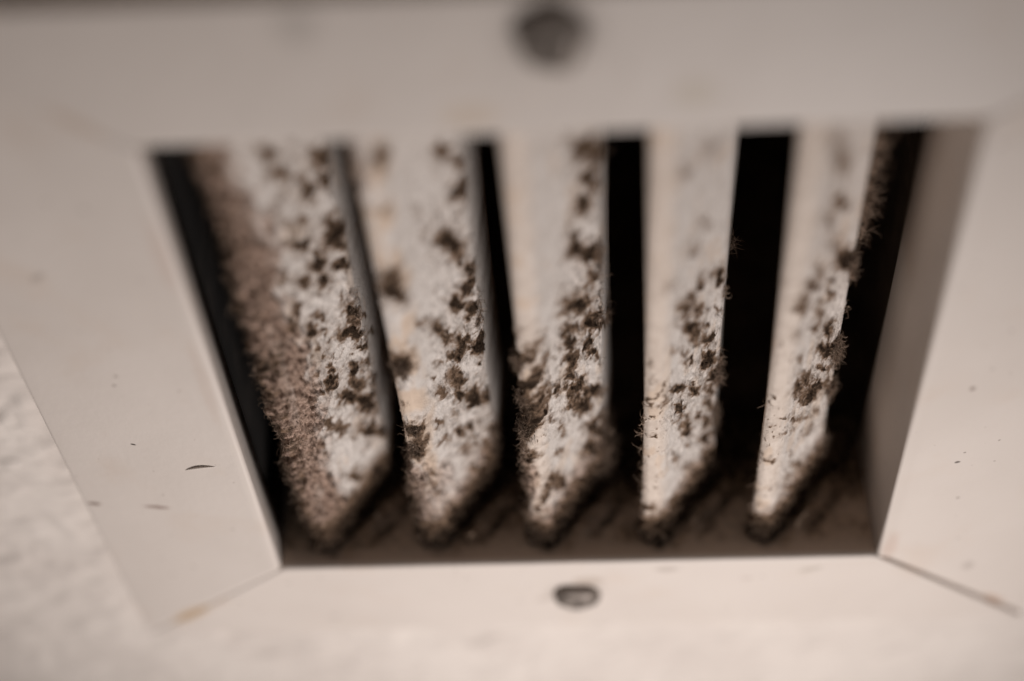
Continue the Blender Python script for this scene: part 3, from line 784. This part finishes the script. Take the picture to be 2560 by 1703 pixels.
    nrm = np.stack([np.broadcast_to(nx, s.shape), np.zeros_like(s), np.broadcast_to(nz, s.shape)], -1)
    gflat = grime.ravel()
    def grow(idx, length, curl, rad, tan, out=1.0, push=None):
        n = len(idx)
        P0 = front.reshape(-1, 3)[idx] / 1000
        D = nrm.reshape(-1, 3)[idx] * out + rng.normal(size=(n, 3)) * 0.65
        if push is not None:
            D = D + np.array(push)
        F = fibres(P0 - 0.0002 * nrm.reshape(-1, 3)[idx], D, length / 1000, curl, rng)
        tone = np.clip(rng.uniform(0, 1, (n, 1)) * 0.75 + (tan - 0.5), 0, 1) ** 1.4 * (1 - 0.75 * gflat[idx][:, None])
        c = (1 - tone) * np.array([[0.042, 0.025, 0.014]]) + tone * np.array([[0.50, 0.37, 0.28]])
        c = c * rng.uniform(0.75, 1.2, (n, 1))
        r = np.linspace(1.0, 0.45, F.shape[1])[None] * (rad * rng.uniform(0.7, 1.35, (n, 1))) / 1000
        F_all.append(F); R_all.append(r); C_all.append(c)
    # dark colonies
    w = np.clip(dark - 0.38, 0, 1) * tail
    w = w.ravel()
    n = int({1: 1300, 2: 1300, 3: 1400, 4: 1300, 5: 1000}[i])
    idx = rng.choice(w.size, n, p=w / w.sum())
    grow(idx, rng.uniform(0.6, 2.2, n), 1.0, 0.055, 0.42)
    # pale threads round their rims
    rim = (np.exp(-((dark - 0.3) / 0.14) ** 2) * tail * (dens + 0.05)).ravel()
    n = 1300
    idx = rng.choice(rim.size, n, p=rim / rim.sum())
    grow(idx[:700], rng.uniform(0.6, 1.8, 700), 1.0, 0.055, 0.78, 0.6)
    grow(idx[700:], rng.uniform(0.5, 1.5, n - 700), 1.0, 0.05, 0.15, 0.45)
    # wool
    if wool.max() > 0.2:
        w = (np.clip(wool - 0.25, 0, 1) * (0.35 + 1.2 * smooth(11, 3, s)) * tail).ravel()
        n = {1: 9000, 2: 2200, 3: 1300}.get(i, 350)
        idx = rng.choice(w.size, n, p=w / w.sum())
        grow(idx, rng.uniform(1.2, 3.8, n), 1.15, 0.075, 0.60 if i == 1 else 0.56)
    # ragged fringe along the front edge and the back edge
    ragged = smooth(-0.2, 0.6, fbm(y / 5.0, s / 9.0, 3, 500 + i))
    span = {1: (smooth(-101, -98, y), 2600), 2: (smooth(-46, -52, y) + 0.5 * smooth(62, 80, y), 420),
            3: (smooth(-28, -34, y) * (0.4 + 0.6 * smooth(-90, -80, y)), 560), 4: (smooth(-30, -50, y), 70), 5: (smooth(-10, -50, y), 60)}[i]
    w = (np.exp(-((s - 1.6) / 1.4) ** 2) * span[0] * (ragged + 0.1)).ravel()
    n = span[1]
    idx = rng.choice(w.size, n, p=w / w.sum())
    grow(idx, rng.uniform(1.4, 4.6, n), 0.9, 0.095, 0.60 if i == 1 else 0.74, 0.7, (-1.0, 0, 0.2))
    w = (np.exp(-((s - 38.8) / 1.6) ** 2) * ragged * smooth(0.12, 0.4, np.maximum(dark, 0.8 * halo)) * (0.25 + smooth(70, 0, y))).ravel()
    n = {1: 350, 2: 420, 3: 620, 4: 620, 5: 520}[i]
    idx = rng.choice(w.size, n, p=w / w.sum())
    grow(idx, rng.uniform(1.6, 5.0, n), 0.85, 0.10, 0.78, 0.6, (1.0, 0, 0.15))
    # matted brown dust round the foot of the slat
    w = (smooth(-90, -99, y + 2.5 * fluff) * smooth(40, 36, s) * (0.3 + ragged)).ravel()
    idx = rng.choice(w.size, 900, p=w / w.sum())
    gflat = gflat * 0.5
    grow(idx, rng.uniform(1.5, 5.0, 900), 1.0, 0.11, 0.40, 0.8, (0, 0.25, 0))
    # tufts
    for (s0, y0, cnt, length, spread, tan) in TUFTS[i]:
        d2 = ((s - s0) / spread) ** 2 + ((y - y0) / (spread * 1.4)) ** 2
        w = np.exp(-d2).ravel()
        idx = rng.choice(w.size, cnt, p=w / w.sum())
        grow(idx, length * rng.uniform(0.6, 1.35, cnt), 0.75, 0.10, tan + 0.12, 0.9, (0.9, 0, 0.2) if s0 > 30 else ((-0.9, 0, 0.2) if s0 < 6 else None))
    # lint on the back part of the last slat, seen in the gap beside it
    if i == 3:
        # loose brown lint hanging off the back edge near the far end
        w = (np.exp(-((s - 38) / 3.5) ** 2) * smooth(-66, -76, y) * smooth(-101, -90, y)).ravel()
        idx = rng.choice(w.size, 520, p=w / w.sum())
        grow(idx, rng.uniform(3, 9, 520), 0.7, 0.10, 0.66, 0.9)
    if i == 5:
        w = (smooth(46, 54, s) * smooth(0, 40, y) * (0.15 + ragged)).ravel()
        idx = rng.choice(w.size, 2600, p=w / w.sum())
        grow(idx, rng.uniform(4, 11, 2600), 0.6, 0.13, 0.85, 0.5, (1.0, 0, 0.3))
    F, Rr, Cc = np.concatenate(F_all), np.concatenate(R_all), np.concatenate(C_all)
    add('mould', tubes('mould', F, Rr, Cc, seed=i), M_FIBRE, slat, kind='stuff')

for i in (1, 2, 3, 4, 5):
    build_slat(i)

# ---------------------------------------------------------------- screws, one in each end of the frame
import bmesh

def build_screw():
    bm = bmesh.new()
    n = 40
    prof = [(0.0070, 0.0), (0.0072, 0.0010), (0.0066, 0.0030), (0.0054, 0.0042), (0.0040, 0.0046)]
    rings = []
    for (r, z) in prof:
        ring = []
        for k in range(n):
            a = 2 * math.pi * k / n
            rr = r * (1 + 0.05 * math.cos(5 * a + 0.6) + 0.04 * math.sin(3 * a))
            ring.append(bm.verts.new((rr * math.cos(a), rr * math.sin(a), z)))
        rings.append(ring)
    for a, b in zip(rings, rings[1:]):
        for k in range(n):
            bm.faces.new((a[k], a[(k + 1) % n], b[(k + 1) % n], b[k]))
    # cross recess: star-shaped inner rim falling into a pit
    inner = []
    for k in range(n):
        t = 2 * math.pi * k / n
        arm = max(abs(math.cos(2 * t)), 0.0) ** 3
        r = 0.0014 + 0.0020 * arm
        inner.append(bm.verts.new((r * math.cos(t), r * math.sin(t), 0.0047)))
    for k in range(n):
        bm.faces.new((rings[-1][k], rings[-1][(k + 1) % n], inner[(k + 1) % n], inner[k]))
    pit = [bm.verts.new((v.co.x * 0.55, v.co.y * 0.55, 0.0010)) for v in inner]
    for k in range(n):
        bm.faces.new((inner[k], inner[(k + 1) % n], pit[(k + 1) % n], pit[k]))
    bm.faces.new(pit)
    for f in bm.faces:
        f.smooth = True
    me = bpy.data.meshes.new('screw')
    bm.to_mesh(me)
    bm.free()
    return me

screw_me = build_screw()
for j, (x, y, rot, lab) in enumerate([(-0.0003, 0.1279, 20, 'dark screw head in the near end of the frame'), (-0.0005, -0.1284, -12, 'dark screw head in the far end of the frame')]):
    o = bpy.data.objects.new('screw', screw_me)
    COL.objects.link(o)
    if j == 0:
        screw_me.materials.append(M_SCREW)
    o.parent = vent
    o.location = (x, y, -0.0042)
    tilt = -0.14 if y > 0 else 0.14
    o.scale = (1.15, 1.15, 1.0)
    o.rotation_euler = (tilt, 0, math.radians(rot))
    o['label'] = lab

# ---------------------------------------------------------------- lifted crescent of paint on the left side
def build_chip():
    n = 24
    V = []
    for k in range(n):
        t = k / (n - 1)
        # arc through (-119.5,-42.8) (-114.3,-38.6) (-109.7,-38.4)
        x = -120.5 + 11.6 * t
        y = -42.8 + 4.6 * (1 - (1 - t) ** 2.3) - 0.8 * t ** 3
        off = -x - 100
        z = -8.4 * off / 60.5
        hgt = 1.05 * math.sin(math.pi * min(t * 1.05, 1)) ** 0.7
        wid = 1.9 * math.sin(math.pi * t) ** 0.6 + 0.02
        V += [(x, y - wid, z - 0.05), (x, y - wid * 0.4, z + hgt * 0.62), (x, y, z + hgt), (x, y + 0.12, z + hgt * 0.8), (x, y - 0.35, z - 0.15)]
    V = np.array(V) / 1000
    return mesh_from_arrays('lifted_paint', V, grid_quads(n, 5))

add('lifted_paint', build_chip(), M_PAINT, FRAME['L'])
